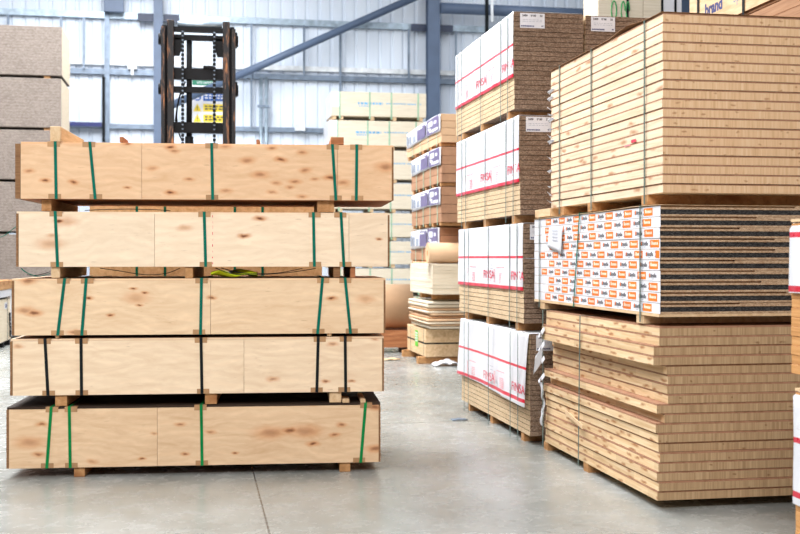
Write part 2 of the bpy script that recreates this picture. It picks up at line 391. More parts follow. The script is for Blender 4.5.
rod(-4.75, 6.5, 7.84, .06, 'galv_dark', 'thin rod above the tall grey stack near the left frame edge')
rod(-2.38, 4.6, 6.3, .07, 'rubber', 'black vertical cable duct beside the grey galvanised post', 'rail_cable_duct', .1)
rod(1.42, 5.1, 7.84, .05, 'galv_dark', 'thin rod just right of the forklift mast')
rod(2.82, 6.5, 7.84, .05, 'galv_dark', 'thin rod under the middle of the diagonal brace')
rod(3.8, 5.1, 7.84, .06, 'galv_dark', 'thin rod above the left part of the pale pack tower')
rod(5.68, 6.5, 7.84, .06, 'galv_dark', 'thin rod just left of the wide blue column')
rod(7.0, 6.5, 7.84, .05, 'galv_dark', 'thin rod just right of the wide blue column')
q = MB(); q.box(-2.36, -1.86, 29.5, 29.62, 7.95, 8.62, 'steel_blue')
tag(q.bevel(.01).build('mounted_bracket_plate'), 'blue grey bracket plate at the head of the grey galvanised post', 'bracket')
q = MB(); q.box(-3.5, -2.42, 29.6, 29.7, 5.0, 5.1, 'navy_ink')
tag(q.build('guard_rail'), 'navy blue bar low on the wall between grey stack and galvanised post', 'rail')
t = thing('downpipe', 'double galvanised downpipe halfway between mast and pale pack tower', 'pipe', (1.74, 29.7, 0))
for dx in (-.07, .07): MB().cyl((dx, 0, 0), (dx, 0, 6.4), .045, 'galv', 12).build('pipe', t)
MB().box(-.16, .16, -.06, .06, 5.6, 5.66, 'galv_dark').build('clip', t)
q = MB(); q.box(-.12, .12, -.08, .0, -.1, .1, 'white_pvc'); q.box(-.04, .04, -.06, 0, -.26, -.1, 'white_pvc')
tag(q.bevel(.008).build('mounted_box', None, (-1.66, 29.78, 6.62)), 'small white junction box on the conduit left of the mast', 'electrical box')
q = MB(); q.box(-.14, .14, -.08, .0, -.1, .16, 'white_pvc')
tag(q.bevel(.008).build('mounted_box', None, (2.71, 29.75, 5.1)), 'small white box on the lowest rail right of the mast', 'electrical box')
q = MB(); q.box(-.035, .035, -.06, .06, 5.7, 8.7, 'strap_black')
tag(q.build('hanging_post', None, (7.7, 29.1, 0)), 'dark post under the horizontal blue tube at upper right', 'post')
q = MB(); q.bar((7.81, 29.25, 6.9), (8.55, 29.3, 8.25), .07, .07, 'galv_dark')
tag(q.build('knee_brace'), 'thin grey knee brace beside the dark post', 'brace')
t = thing('lamp_hanger', 'white V shaped hanger under the roof above the white wrapped tower', 'hanger', (7.55, 28, 7.75))
MB().bar((0, 0, 0), (-.02, 0, 2.0), .06, .04, 'white_pvc').build('rod', t)
MB().bar((.07, 0, .55), (.75, 0, 2.0), .07, .04, 'white_pvc').build('rod', t)
# safety sign
t = thing('safety_sign', 'white site safety sign on the wall seen through the forklift mast', 'sign', (-.2, 29.74, 5.12))
MB().box(0, 1.0, -.012, .0, 0, 1.24, 'film').build('board', t)
q = MB(); q.box(.08, .94, -.016, -.0125, 1.03, 1.17, 'sign_green'); q.build('header_band', t)
q = MB()
q.box(.36, .94, -.016, -.0125, .62, .82, 'sign_blue'); q.box(.36, .94, -.016, -.0125, .86, .97, 'sign_blue')
q.build('mandatory_band', t)
q = MB(); q.box(.36, .94, -.016, -.0125, .34, .54, 'sign_yellow'); q.box(.36, .94, -.016, -.0125, .06, .26, 'sign_yellow'); q.build('warning_band', t)
q = MB(); q.cyl((.21, -.0125, .72), (.21, -.017, .72), .1, 'sign_blue', 24); q.cyl((.21, -.0172, .74), (.21, -.0185, .74), .045, 'film', 16); q.box(.16, .26, -.0185, -.0172, .66, .70, 'film'); q.build('mandatory_symbol', t)
for z in (.34, .06):
    q = MB(); q.hexa([(.1, -.016, z), (.32, -.016, z), (.32, -.0125, z), (.1, -.0125, z), (.205, -.016, z+.2), (.215, -.016, z+.2), (.215, -.0125, z+.2), (.205, -.0125, z+.2)], 'sign_yellow')
    q.box(.2, .22, -.018, -.0161, z+.05, z+.13, 'black_ink'); q.box(.2, .22, -.018, -.0161, z+.02, z+.04, 'black_ink'); q.build('warning_symbol', t)
lettering('lettering', t, [('SITE SAFETY', .2, 1.075, .055, 'film', .001)], 'end', (0, -.0165, 0))
q = MB(); bars(q, .4, .79, .48, .14, 2, 4, 'film', -.0162, 'end'); bars(q, .4, .95, .48, .07, 1, 4, 'film', -.0162, 'end'); bars(q, .4, .5, .48, .14, 2, 4, 'black_ink', -.0162, 'end'); bars(q, .4, .22, .48, .14, 2, 4, 'black_ink', -.0162, 'end'); q.build('small_print', t)

# ------------------------------------------------------------------ the five long plywood crates
ANG = R(-4.6)
def crate(label, X, Y, Z, h, m, seams, straps, smat, xl, xr, D=1.12, endb=.018, group='long strapped plywood crates', L=LC):
    t = thing('plywood_crate', label, 'crate', (X, Y, Z), ANG, group)
    xe = -.036 if endb > .03 else 0; endb = .0015 if endb > .03 else endb
    cut = [endb] + [along((s-xl)/(xr-xl))*L for s in seams] + [L-.013]
    for a, b in zip(cut, cut[1:]):
        MB().box(a+.0012, b-.0012, 0, .018, .001, h-.015, m).build('front_panel', t)
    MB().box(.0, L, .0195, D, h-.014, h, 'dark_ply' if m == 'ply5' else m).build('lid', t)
    MB().box(.02 if xe == 0 else .004, L-.013, .0205, D, 0, .011, 'timber_red').build('base_panel', t)
    MB().box(xe, endb-.001, .001 if xe else .002, D-.02, .002, h-.0155, 'ply_edge').build('end_panel', t)
    MB().box(L-.012, L, .002, D-.02, .002, h-.0155, 'ply_edge').build('end_panel', t)
    MB().box(.0, L, D-.019, D-.001, .012, h-.0155, m).build('back_panel', t)
    for (pt, pb) in straps:
        ut, ub = along((pt-xl)/(xr-xl))*L, along((pb-xl)/(xr-xl))*L; w, th = .022, .0016
        q = MB(); e = .0032
        q.bar((ub, -e, -.001), (ut, -e, h+.002), w, th, smat, (1, 0, 0))
        q.bar((ut, -e, h+e), (ut, D+e, h+e), w, th, smat, (1, 0, 0))
        q.bar((ut, D+e, h+.002), (ub, D+e, -.001), w, th, smat, (1, 0, 0))
        s = q.build('strap', t)
        for (u, z0, z1, zt) in ((ut, h-.036, h+.001, h), (ub, .0, .036, None)):
            q = MB(); jx = random.uniform(-.012, .012)
            q.box(u-.045+jx, u+.045+jx, -.0022, -.0004, z0, z1, 'protector')
            if zt: q.box(u-.045+jx, u+.045+jx, -.0022, .05, h+.0002, h+.0022, 'protector')
            q.build('edge_protector', s)
    return t
k1 = crate('topmost long plywood crate, warm toned and thickly knotted', -1.261, 8.421, 2.03, .415, 'ply1', [142, 338], [(55.5, 56.5), (90, 95.5), (212, 213), (333, 336.5), (357.5, 357)], 'strap_green', 20.5, 394.5, endb=.04)
k2 = crate('second long plywood crate from the top, pale with few dark knots', -1.291, 8.424, 1.535, .403, 'ply2', [154, 348], [(55, 57.5), (203.5, 205), (312.5, 313.5), (340, 343)], 'strap_green', 16, 388.7)
k3 = crate('middle long plywood crate with slanting green straps at both ends', -1.322, 8.426, 1.037, .412, 'ply3', [210], [(64.5, 57.5), (86, 81.5), (201, 200), (322, 317), (344.5, 350)], 'strap_green', 11.5, 385)
k4 = crate('second long plywood crate from the floor, held by black straps', -1.333, 8.427, .600, .411, 'ply4', [46.5, 244], [(45, 48), (81, 81.5), (201, 202), (318.5, 317), (345.5, 346)], 'strap_black', 10, 384.5)
k5 = crate('lowest long plywood crate near the floor with bright green straps', -1.359, 8.429, .072, .442, 'ply5', [157], [(51, 46.5), (69, 70), (201, 202), (366, 361)], 'strap_bright', 6, 381)
def px_u(px, xl, xr): return along((px-xl)/(xr-xl))*LC
cs, sn = math.cos(ANG), math.sin(ANG)
def on_crate(u, v, z, X=-1.33, Y=8.427): return (X+u*cs-v*sn, Y+u*sn+v*cs, z)
def bearer(px0, px1, xl, xr, z0, z1, label, m='timber', v0=.02, v1=1.1, group=None):
    a, b = px_u(px0, xl, xr), px_u(px1, xl, xr)
    q = MB(); q.box(0, b-a, 0, v1-v0, 0, z1-z0, m); q.bevel(.003)
    o = q.build('timber_bearer', None, on_crate(a, v0, z0)); o.rotation_euler.z = ANG
    return tag(o, label, 'timber', group or 'timber bearers under the long crates')
bearer(69, 80, 6, 381, 0, .0705, 'timber block on the floor under the lowest crate, left end')
bearer(336, 347, 6, 381, 0, .0705, 'timber block on the floor under the lowest crate, right end')
bearer(54, 66, 10, 384, .5195, .599, 'brown timber bearer on the lowest crate, leftmost of three')
bearer(204, 216, 10, 384, .5195, .599, 'brown timber bearer on the lowest crate, middle of three')
bearer(329, 341, 10, 384, .5195, .599, 'pale timber bearer on the lowest crate, rightmost of three', 'timber_pale')
bearer(342, 349, 10, 384, .5175, .546, 'small pale offcut on the lowest crate beside the right bearer', 'timber_pale', .01, .2)
bearer(55, 59, 11, 385, 1.0165, 1.036, 'thin lath under the middle crate at left', 'timber_pale')
bearer(327.5, 332, 11, 385, 1.0165, 1.036, 'thin lath under the middle crate at right', 'timber_pale')
bearer(357, 362, 6, 381, .5175, .545, 'slim pale batten on the lowest crate near its right end', 'timber_pale', -.005, .4)
bearer(51, 60, 11, 385, 1.4545, 1.534, 'pale timber bearer on the middle crate, at its left end', 'timber_pale')
bearer(185, 193, 11, 385, 1.4515, 1.534, 'brown timber bearer on the middle crate, left of centre')
bearer(334, 341, 11, 385, 1.4535, 1.534, 'dark timber bearer on the middle crate beside its right strap', 'ply_edge')
bearer(351, 356, 11, 385, 1.4515, 1.534, 'reddish timber bearer on the middle crate near its right end', 'timber_red')
bearer(45, 55, 16, 389, 1.9435, 2.029, 'ochre timber bearer under the topmost crate at left', 'timber', .06)
bearer(322, 339, 16, 389, 1.9435, 2.029, 'brown timber bearer under the topmost crate at right', 'timber', .05)
bearer(59.5, 70, 20.5, 394.5, 2.4495, 2.56, 'pale timber batten lying on the topmost crate, near its left end', 'timber_pale', .02, .95)
bearer(341, 354, 20.5, 394.5, 2.4495, 2.505, 'brown timber batten lying on the topmost crate, near its right end', 'timber_red', .03, .9)
bearer(129, 132.5, 20.5, 394.5, 2.4495, 2.49, 'tiny reddish peg on the topmost crate, left of the forklift mast', 'timber_red', .02, .3)
bearer(266, 269.5, 20.5, 394.5, 2.4495, 2.48, 'tiny reddish peg on the topmost crate, right of the forklift mast', 'timber_red', .02, .3)
def loose(parent, pts, label=None, m='strap_black', name='strap_tail', r=.006):
    # smooth the control points (Catmull-Rom) and sweep a flat band
    P = [Vector(p) for p in pts]; P = [P[0]] + P + [P[-1]]; o = []
    for i in range(1, len(P)-2):
        for j in range(8):
            s = j/8; a, b, c, d = P[i-1:i+3]
            o.append(.5*((2*b)+(c-a)*s+(2*a-5*b+4*c-d)*s*s+(3*b-a-3*c+d)*s**3))
    o.append(P[-2])
    q = MB(); q.tube(o, r, m, 6, .5); return q.build(name, parent)
def loose_strap(k, pts, m, r, label):
    o = loose(None, pts, m=m, name='loose_strap', r=r); o.matrix_world = Matrix.Translation(k.location) @ Matrix.Rotation(ANG, 4, 'Z')
    return tag(o, label, 'strap', 'loose strapping between the long crates')
loose_strap(k2, [(.48, .05, .414), (.6, .0, .418), (.8, .02, .424), (1.0, .02, .42), (1.1, .02, .412)], 'strap_black', .006, 'loose black strap lying on the second crate from the top, left half')
loose_strap(k3, [(.62, .05, .488), (.75, .03, .47), (.95, .02, .44), (1.1, .02, .45), (1.2, .05, .488)], 'strap_black', .006, 'loose black strap sagging in the gap above the middle crate, left half')
loose_strap(k3, [(1.46, .05, .488), (1.58, .0, .447), (1.75, .0, .438), (2.0, .02, .455), (2.2, .05, .485)], 'strap_black', .006, 'longer black strap sagging in front of the yellow vest')
loose_strap(k3, [(1.5, .07, .488), (1.66, .04, .452), (1.9, .03, .45), (2.1, .05, .485)], 'strap_black', .006, 'shorter black strap sagging in front of the yellow vest')
loose_strap(k3, [(.06, .03, .488), (.11, .0, .455), (.18, .03, .43), (.26, .06, .45)], 'strap_green', .006, 'loose green strap curl at the left end above the middle crate')
loose_strap(k3, [(.1, .05, .44), (.18, .03, .438), (.26, .05, .462)], 'strap_black', .006, 'loose black strap curl at the left end above the middle crate')
loose_strap(k2, [(-.004, .2, .33), (-.07, .2, .28), (-.16, .25, .225), (-.3, .3, .2)], 'strap_green', .005, 'loose green strap hanging out left of the second crate from the top')
q = MB()
for i in range(9): q.box(1.404+random.uniform(0, .006), 1.411, -.0008, -.0002, .02+i*.043, .03+i*.043+random.uniform(0, .02), 'red_ink')
q.build('red_marks', k2)
# crumpled hi-vis vest in the gap
def vest(u, v):
    x = u*.34; y = v*.3
    return (x, y, .012 + .032*(math.sin(u*9+v*3)*.5+.5)*(.4+.6*math.sin(math.pi*min(max(u, 0.02), .98))) + .012*math.sin(v*14+u*6))
t = thing('hi_vis_vest', 'crumpled fluorescent yellow hi-vis vest stuffed in the gap above the middle crate', 'vest', on_crate(1.43, .05, 1.457), ANG)
MB().sheet(vest, 26, 18, .006, 'hivis', (0, 0, 1)).build('fabric', t)
MB().sheet(lambda u, v: (lambda p: (p[0], p[1], p[2]+.0075))(vest(.3+u*.14, v)), 6, 18, .002, 'tape_grey', (0, 0, 1)).build('reflective_tape', t)
# rear crates seen through the gaps
def rear(label, z0, z1, u0, u1):
    Lr = u1-u0
    t = thing('timber_crate', label, 'crate', on_crate(u0, 1.5, z0), ANG, 'crates behind the long crates'); h = z1-z0
    for i in range(4):
        MB().box(0, Lr, 0, .02, .07+i*(h-.07)/4+.003, .07+(i+1)*(h-.07)/4-.003, 'timber_pale').build('front_board', t)
    MB().box(0, .02, .0205, .7, .07, h-.02, 'timber_pale').build('end_panel', t); MB().box(Lr-.02, Lr, .0205, .7, .07, h-.02, 'timber_pale').build('end_panel', t)
    MB().box(0, Lr, .7005, .72, .07, h-.02, 'timber_pale').build('back_panel', t)
    MB().box(0, Lr, .0205, .7, h-.019, h-.003, 'timber_pale').build('lid', t)
    for f in (.05, .5, .9): MB().box(Lr*f, Lr*f+.08, .02, .7, 0, .0695, 'timber_pale').build('bearer', t)
    for f in (.2, .32, .62, .74):
        q = MB(); q.bar((Lr*f, -.002, .07), (Lr*f, -.002, h), .022, .0016, 'strap_green', (1, 0, 0)); q.bar((Lr*f, -.002, h-.001), (Lr*f, .72, h-.001), .022, .0016, 'strap_green', (1, 0, 0)); q.build('strap', t)
    return t
rear('lower brown timber crate hidden behind the long crates', 0, .86, .3, 2.3)
rear('upper brown timber crate behind the long crates, seen through the gaps', .865, 2.12, .3, 2.3)

# ------------------------------------------------------------------ forklift behind the crates
t = thing('forklift', 'forklift with tall black rust-worn mast behind the long crates', 'forklift', (.016, 12.1, 0))
for s in (-1, 1):
    q = MB(); q.box(s*.293-.036, s*.293+.036, -.075, .075, .12, 4.13, 'rail'); q.bevel(.006).build('inner_rail', t)
    q = MB(); q.box(s*.355-.024, s*.355+.024, -.05, .06, .1, 4.08, 'truck_black'); q.bevel(.006).build('outer_rail', t)
    q = MB(); q.box(s*.372-.018, s*.372+.018, -.10, -.055, 2.2, 4.05, 'rail'); q.build('outer_flange', t)
    for z in (3.40, 3.93):
        q = MB(); q.cyl((s*.372, -.02, z), (s*.42, -.02, z), .06, 'truck_black', 16); q.box(s*.38-.02, s*.38+.03, -.06, .06, z-.06, z+.09, 'truck_black'); q.build('roller_bracket', t)
    q = MB(); z = 1.0
    while z < 4.0:
        q.box(s*.166-.016, s*.166+.016, -.075, -.05, z, z+.03, 'truck_black'); q.box(s*.166-.009, s*.166+.009, -.07, -.055, z+.03, z+.045, 'galv_dark'); z += .045
    q.build('lift_chain', t)
    MB().box(s*.22-.05, s*.22+.05, -1.1, -.12, .06, .1, 'truck_black').build('fork', t)
q = MB(); q.box(-.335, .335, -.04, .04, 4.02, 4.065, 'truck_black'); q.box(-.335, .335, -.02, .03, 3.93, 3.985, 'truck_black'); q.build('top_crossbar', t)
q = MB(); q.cyl((-.22, 0, 4.1), (.25, 0, 4.1), .03, 'galv', 14); q.build('hose_pulley_bar', t)
for s in (-1, 1):
    q = MB(); q.hexa([(s*.23-.03, -.02, 3.76), (s*.23+.03, -.02, 3.76), (s*.23+.03, .02, 3.76), (s*.23-.03, .02, 3.76), (s*.2-.06, -.02, 3.95), (s*.2+.06, -.02, 3.95), (s*.2+.06, .02, 3.95), (s*.2-.06, .02, 3.95)], 'truck_black'); q.build('gusset', t)
for z, h in ((3.51, .115), (3.37, .06), (2.94, .11), (2.2, .1), (1.5, .08)):
    q = MB(); q.box(-.335, .335, -.03, .045, z, z+h, 'truck_black'); q.build('crossbar', t)
q = MB(); q.cyl((-.098, .03, .15), (-.098, .03, 2.9), .045, 'truck_black', 14); q.cyl((-.098, .03, 2.9), (-.098, .03, 3.96), .03, 'truck_black', 14); q.build('lift_cylinder', t)
loose(t, [(-.17, .1, 2.85), (-.235, .1, 3.05), (-.21, .09, 3.3), (-.14, .08, 3.5)], m='rubber', name='hydraulic_hose', r=.016)
MB().box(.05, .16, -.05, .02, 3.626, 3.655, 'truck_black').build('lug', t)
q = MB(); q.box(-.45, .45, -.12, -.08, .3, .42, 'truck_black'); q.box(-.45, .45, -.12, -.08, .62, .74, 'truck_black'); q.build('carriage', t)
q = MB(); q.box(-.5, .5, .2, 2.1, .25, .85, 'truck_orange'); q.box(-.5, .5, 1.3, 2.3, .85, 1.15, 'truck_orange'); q.bevel(.04, 2).build('body', t)
for s in (-1, 1):
    for y, r in ((.35, .33), (1.85, .26)):
        q = MB(); q.cyl((s*.42, y, r), (s*.58, y, r), r, 'rubber', 28); w_ = q.build('wheel', t)
        MB().cyl((s*.581, y, r), (s*.6, y, r), r*.5, 'galv_dark', 18).build('hub', w_)
    for y in (.3, 1.9): MB().bar((s*.46, y, .86), (s*.42, .55 if y < 1 else 1.75, 2.12), .06, .06, 'truck_black').build('guard_post', t)
q = MB(); q.box(-.46, .46, .5, .57, 2.12, 2.18, 'truck_black'); q.box(-.46, .46, 1.73, 1.8, 2.12, 2.18, 'truck_black')
for i in range(6): q.box(-.44+i*.168, -.40+i*.168, .57, 1.73, 2.125, 2.165, 'truck_black')
q.build('overhead_guard', t)
q = MB(); q.box(-.24, .24, 1.25, 1.7, 1.16, 1.28, 'rubber'); q.box(-.24, .24, 1.62, 1.74, 1.28, 1.7, 'rubber'); q.bevel(.03, 2).build('seat', t)
q = MB(); q.tube([(.17*math.cos(a), .72+.1*math.sin(a), 1.2+.12*math.sin(a)) for a in [2*math.pi*i/20 for i in range(21)]], .014, 'rubber', 8); q.cyl((0, .62, .86), (0, .72, 1.2), .025, 'rubber', 10); q.build('steering_wheel', t)

# ------------------------------------------------------------------ board packs
def board_mesh(name, w, L, h, side, end, top=None, skin=0, bev=0):
    q = MB(); fm = {2: end, 4: end, 0: top or side, 1: top or side}
    if skin:
        q.box(0, w, 0, L, 0, h-skin, side, fm); q.box(.0015, w-.0015, .0015, L-.0015, h-skin, h, 'skin')
    else: q.box(0, w, 0, L, 0, h, side, fm)
    if bev: q.bevel(bev)
    return q.mesh(name)
XA = 2.866
# A, top: core boards
t = thing('core_board_pack', 'tall pack of pale thick boards on top of the right foreground pile', 'board pack', (XA, 6.54, 1.945), 0, 'foreground board packs')
n = 19; ph = .0592; zb = .066; WA = 1.22; LA = 2.23
bmesh_a = board_mesh('board', WA, LA, ph-.0012, 'pine', 'endgrain', 'pine', .0105)
for i in range(n): put('board', bmesh_a, t, (random.uniform(-.004, .004), random.uniform(-.006, .004), zb+i*ph))
zt = zb+n*ph
def cover(u, v):
    x = -.012+u*(WA+.02); y = -.012+v*(LA+.02)
    lift = .03*math.exp(-((v-.26)/.1)**2)*max(0, 1-u*4)**2
    return (x, y, zt+.0008+lift)
MB().sheet(cover, 24, 24, .003, 'ply_edge', (0, 0, 1)).build('cover_sheet', t)
for y in (.24, 1.26, 1.9): MB().box(.0, WA, y, y+.1, 0, zb-.001, 'timber').build('bearer', t)
for y in (.27, 1.26, 1.99):
    q = MB(); strap_ring(q, -.004, WA+.004, y, .004, zt+.004, .018, 'strap_thin', .002, 0, .004); q.build('strap', t)
for i in range(1, n):
    if random.random() < .25: continue
    zc = zb+i*ph-.012; q = MB(); ln = random.uniform(.05, .13); sl = random.uniform(-.02, .03); hh = random.uniform(.014, .034)
    q.sheet(lambda u, v: (-.007-.012*u*u-.004*math.sin(v*6), LA+.02-ln*v+.02*u, zc+hh*u*(1-.5*v)+sl*v), 4, 5, .0012, 'wrap_plain', (-1, 0, 0)); q.build('plastic_scrap', t)
q = MB(); q.box(-.0062, -.0055, .42, .5, .425, .445, 'red_ink'); q.box(-.0062, -.0055, .52, .62, .41, .418, 'red_ink_pale'); q.build('red_mark', t)
# timber offcut lying past its far end
q = MB(); q.box(0, .1, 0, .42, 0, .066, 'timber_pale'); q.bevel(.003)
tag(q.build('timber_offcut', None, (2.868, 8.80, 1.946)), 'pale timber offcut lying on the far end of the orange printed pack', 'timber')
# A, middle: packs with orange printed edge strips
ZM = 1.172
t = thing('laminate_pack', 'pack of dark cored boards with white and orange printed edge strips', 'board pack', (XA, 6.585, ZM), 0, 'foreground board packs')
n = 10; ph = .0685; zb = .075; LM = 2.63
for i in range(n):
    r_ = put('board', None, t, (random.uniform(-.003, .003), 0, zb+i*ph))
    q = MB(); hh = ph-.0012; rec = random.uniform(.35, .8); dy = random.uniform(-.006, .006)
    q.box(0, WA, .002+dy, LM, 0, .013, 'tan_layer'); q.box(.002, WA-.002, .006+dy, LM, .013, .044, 'core_black'); q.box(0, WA, .002+dy, LM, .044, .057, 'tan_layer')
    q.box(0, WA*rec, .022+dy, LM, .057, hh, 'tan_layer'); q.box(WA*rec+.001, WA, .002+dy, LM, .057, hh, 'tan_layer')
    me = q.mesh('board'); C.objects.unlink(r_); bpy.data.objects.remove(r_)
    b_ = put('board', me, t, (random.uniform(-.003, .003), 0, zb+i*ph))
    q = MB(); q.box(-.0035, -.0005, -.004+dy, LM+.004, .0005, hh-.0015, 'film'); s_ = q.build('edge_strip', b_)
    q = MB(); y = -.0+dy-random.uniform(0, .30)+.33
    xx = -.0036
    y = LM - random.uniform(.0, .3) - .15
    items = []
    while y > .02:
        l = max(y-.14, dy+.002)
        q.box(xx-.0006, xx, l, y, .009, .058, 'orange_ink')
        if y-l > .12:
            for k_ in range(5): q.box(xx-.0012, xx-.0006, y-.022-k_*.021-.015, y-.022-k_*.021, .026, .042 + (.008 if k_ == 0 else 0), 'white_ink')
        yb = y-.19
        if yb > .13:
            q.box(xx-.0006, xx, yb-.024, yb, .022, .044, 'black_ink'); q.box(xx-.0012, xx-.0006, yb-.02, yb-.006, .026, .05, 'orange_ink')
            for k_, hh_ in enumerate((.03, .024, .026, .034, .022)):
                q.box(xx-.0006, xx, yb-.03-k_*.0185-.013, yb-.03-k_*.0185, .022, .022+hh_*.8, 'black_ink')
            q.box(xx-.0006, xx, yb-.075, yb-.045, .012, .016, 'grey_ink')
        if yb-.15 > .03:
            q.box(xx-.0006, xx, yb-.160, yb-.145, .016, .026, 'grey_ink'); q.box(xx-.0006, xx, yb-.158, yb-.147, .042, .054, 'grey_ink')
        y -= .345
    q.build('print', s_)
zt = zb+n*ph
MB().box(-.006, WA, 0, LM, zb-.019, zb-.0012, 'timber_pale').build('base_sheet', t)
q = MB(); q.sheet(lambda u, v: (-.01+u*(WA+.01), v*LM, zt+.0006+.007*math.exp(-((v-.16)/.12)**2)*max(0, 1-4*u)), 16, 30, .003, 'timber_pale', (0, 0, 1)); q.build('cover_sheet', t)
for y in (.26, 2.36): MB().box(0, WA, y, y+.12, 0, zb-.0205, 'timber_pale').build('bearer', t)
for y, ln in ((.29, 0), (1.46, .14), (2.47, 0)):
    q = MB(); strap_ring(q, -.006, WA+.004, y, .01 if ln == 0 else .05, zt+.006, .018, 'strap_thin' if ln == 0 else 'strap_green', .002, ln, .004); q.build('strap', t)
q = MB()
q.sheet(lambda u, v: (-.012-.006*u-.004*v, 2.2-u*.36+v*.03, zt-.08-v*.16-u*v*.06), 8, 6, .0015, 'wrap_plain', (1, 0, 0)); dp = q.build('document_pouch', t)
q = MB()
for r_ in range(4): q.bar((-.0215, 2.1, zt-.11-.025*r_), (-.0225, 1.95, zt-.112-.028*r_), .0008, .004, 'grey_ink')
q.build('small_print', dp)
# A, bottom: staggered thick boards
t = thing('core_board_pack', 'ragged pack of staggered thick boards at the bottom of the foreground pile', 'board pack', (XA, 6.62, 0), 0, 'foreground board packs')
n = 18; ph = .0613; zb = .064; LB = 2.31
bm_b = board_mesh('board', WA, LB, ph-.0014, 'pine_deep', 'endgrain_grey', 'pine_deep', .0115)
off = [(x, random.uniform(-.008, .012)) for x in (0, .004, -.004, .004, .012, .010, .002, -.012, .05, -.004, .07, .066, .072, .066, -.03, -.025, .01, .012)]
for i in range(n):
    o_ = off[i]
    put('board', bm_b, t, (o_[0], o_[1], zb+i*ph))
for y, x0 in ((.42, .15), (1.27, .0), (2.24, .0)): MB().box(x0, WA, y, y+.1, 0, zb-.001, 'timber').build('bearer', t)
zt = zb+n*ph
for y, ln in ((1.34, .04), (2.25, 0)):
    q = MB(); strap_ring(q, -.036, WA+.08, y, .03, zt, .018, 'strap_thin', .002, ln, .0); q.build('strap', t)
q = MB(); q.sheet(lambda u, v: (-.03-.01*math.sin(v*9)-.006*math.sin(u*7+v*20), LB-.06+.06*u+.012*math.sin(v*14), .2+v*.36), 4, 26, .0015, 'wrap_plain', (-1, 0, 0)); q.build('plastic_scrap', t)
for z0 in (.62, .76, .88, 1.0):
    q = MB(); q.sheet(lambda u, v: (-.034-.02*u, LB-.1+.1*v+.02*u, z0+.03*math.sin(v*6)-.04*u), 3, 6, .0015, 'wrap_plain', (0, 0, 1)); q.build('plastic_scrap', t)
q = MB(); q.sheet(lambda u, v: (-.04-.05*v, LB-.02+.06*v-.06*u, .72+.16*u-.1*v), 4, 4, .0015, 'wrap_plain', (-1, 0, 0)); q.build('plastic_scrap', t)
q = MB(); q.bar((-.012, 1.75, .39), (-.05, 1.25, .345), .03, .008, 'timber_pale', (0, 0, 1)); q.build('splinter', t)

# B: wrapped chipboard flooring packs
XB = 2.80
HB = .875; NB = 20; phB = HB/NB; zbB = .075
def floor_pack(label, x, y, z, L, bulge=0, w=.65, parts=True, group='white wrapped flooring packs', straps=(.16, .4, 1.15, 1.95, 2.13)):
    t = thing('chipboard_pack', label, 'board pack', (x, y, z), 0, group)
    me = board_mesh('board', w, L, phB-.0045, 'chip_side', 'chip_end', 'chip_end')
    for i in range(NB): put('board', me, t, (random.uniform(.0, .006), random.uniform(-.004, .004), zbB+i*phB))
    for f in (.08, .5, .86): MB().box(0.01, w, f*L, f*L+.09, 0, zbB-.001, 'timber').build('bearer', t)
    zt = zbB+HB
    if parts:
        z1 = .36
        def wr(u, v):
            # v 0..1 : from the lower hem up the aisle face, over the top, to the far edge
            s = v*(zt-z1+w)
            y = .0 + u*L
            wob = .006*math.sin(y*7+v*5)+.004*math.sin(y*17)
            if s < zt-z1:
                zz = z1+s; k_ = (zt-zz)/(zt-z1)
                dz = -bulge*.9*k_*(1-u)*.8
                return (-.005-abs(wob)*k_-bulge*(k_**.7)*(.55+.45*math.sin(y*2.2+1)), y-(bulge*.35*k_ if u < .05 else 0), zz+dz)
            return (-.004+(s-(zt-z1)), y, zt+.0006)
        wp = MB().sheet(wr, 40, 40, .002, 'wrap', (-.3, 0, 1)).build('wrapper', t)
        items = []
        for k_, (yy) in enumerate((.36, 1.34)):
            items.append(('FINSA', -yy, .45, .078, 'red_ink', .0))
        lx = -.012-bulge*.95
        lt = lettering('lettering', wp, items, 'aisle', (lx, 0, -bulge*.3), 1.4)
        q = MB()
        for yy in (.85, 1.9):
            bars(q, yy, .56, .26, .012, 1, 6, 'red_ink_pale', lx, 'aisle'); bars(q, yy+.1, .54, .05, .13, 9, 2, 'red_ink_pale', lx, 'aisle', .5)
            bars(q, yy-.1, .5, .13, .1, 6, 3, 'red_ink_pale', lx, 'aisle', .5)
        for yy in (.2, 1.2): bars(q, yy, .435, .14, .008, 1, 6, 'red_ink_pale', lx, 'aisle')
        for yy in (1.08,): bars(q, yy, .58, .1, .1, 3, 2, 'grey_ink', lx, 'aisle', .15)
        q.build('small_print', wp)
    for y_ in straps:
        q = MB(); strap_ring(q, -.012-bulge*(.9 if parts else 0), w+.004, y_, .01, zt+.0026, .018, 'strap_thin', .0015); q.build('strap', t)
    q = MB(); q.box(.055, .285, -.0068, -.0058, zt-.145, zt-.012, 'film'); lb = q.build('label_sheet', t)
    lettering('lettering', lb, [('2400', .075, zt-.042, .017, 'black_ink', .001), ('0600', .155, zt-.042, .017, 'black_ink', .001), ('22', .24, zt-.042, .017, 'black_ink', .001)], 'end', (0, -.0069, 0))
    q = MB(); bars(q, .065, zt-.122, .12, .014, 1, 8, 'navy_ink', -.0069, 'end', .9); bars(q, .255, zt-.12, .02, .012, 1, 1, 'navy_ink', -.0069, 'end', .9); bars(q, .08, zt-.07, .18, .03, 2, 6, 'grey_ink', -.0069, 'end', .2); q.build('small_print', lb)
    return t
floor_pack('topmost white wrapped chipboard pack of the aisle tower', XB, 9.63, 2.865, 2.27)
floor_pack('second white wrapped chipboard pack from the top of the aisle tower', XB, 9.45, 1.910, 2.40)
floor_pack('third white wrapped chipboard pack from the top of the aisle tower', XB, 9.33, .955, 2.42)
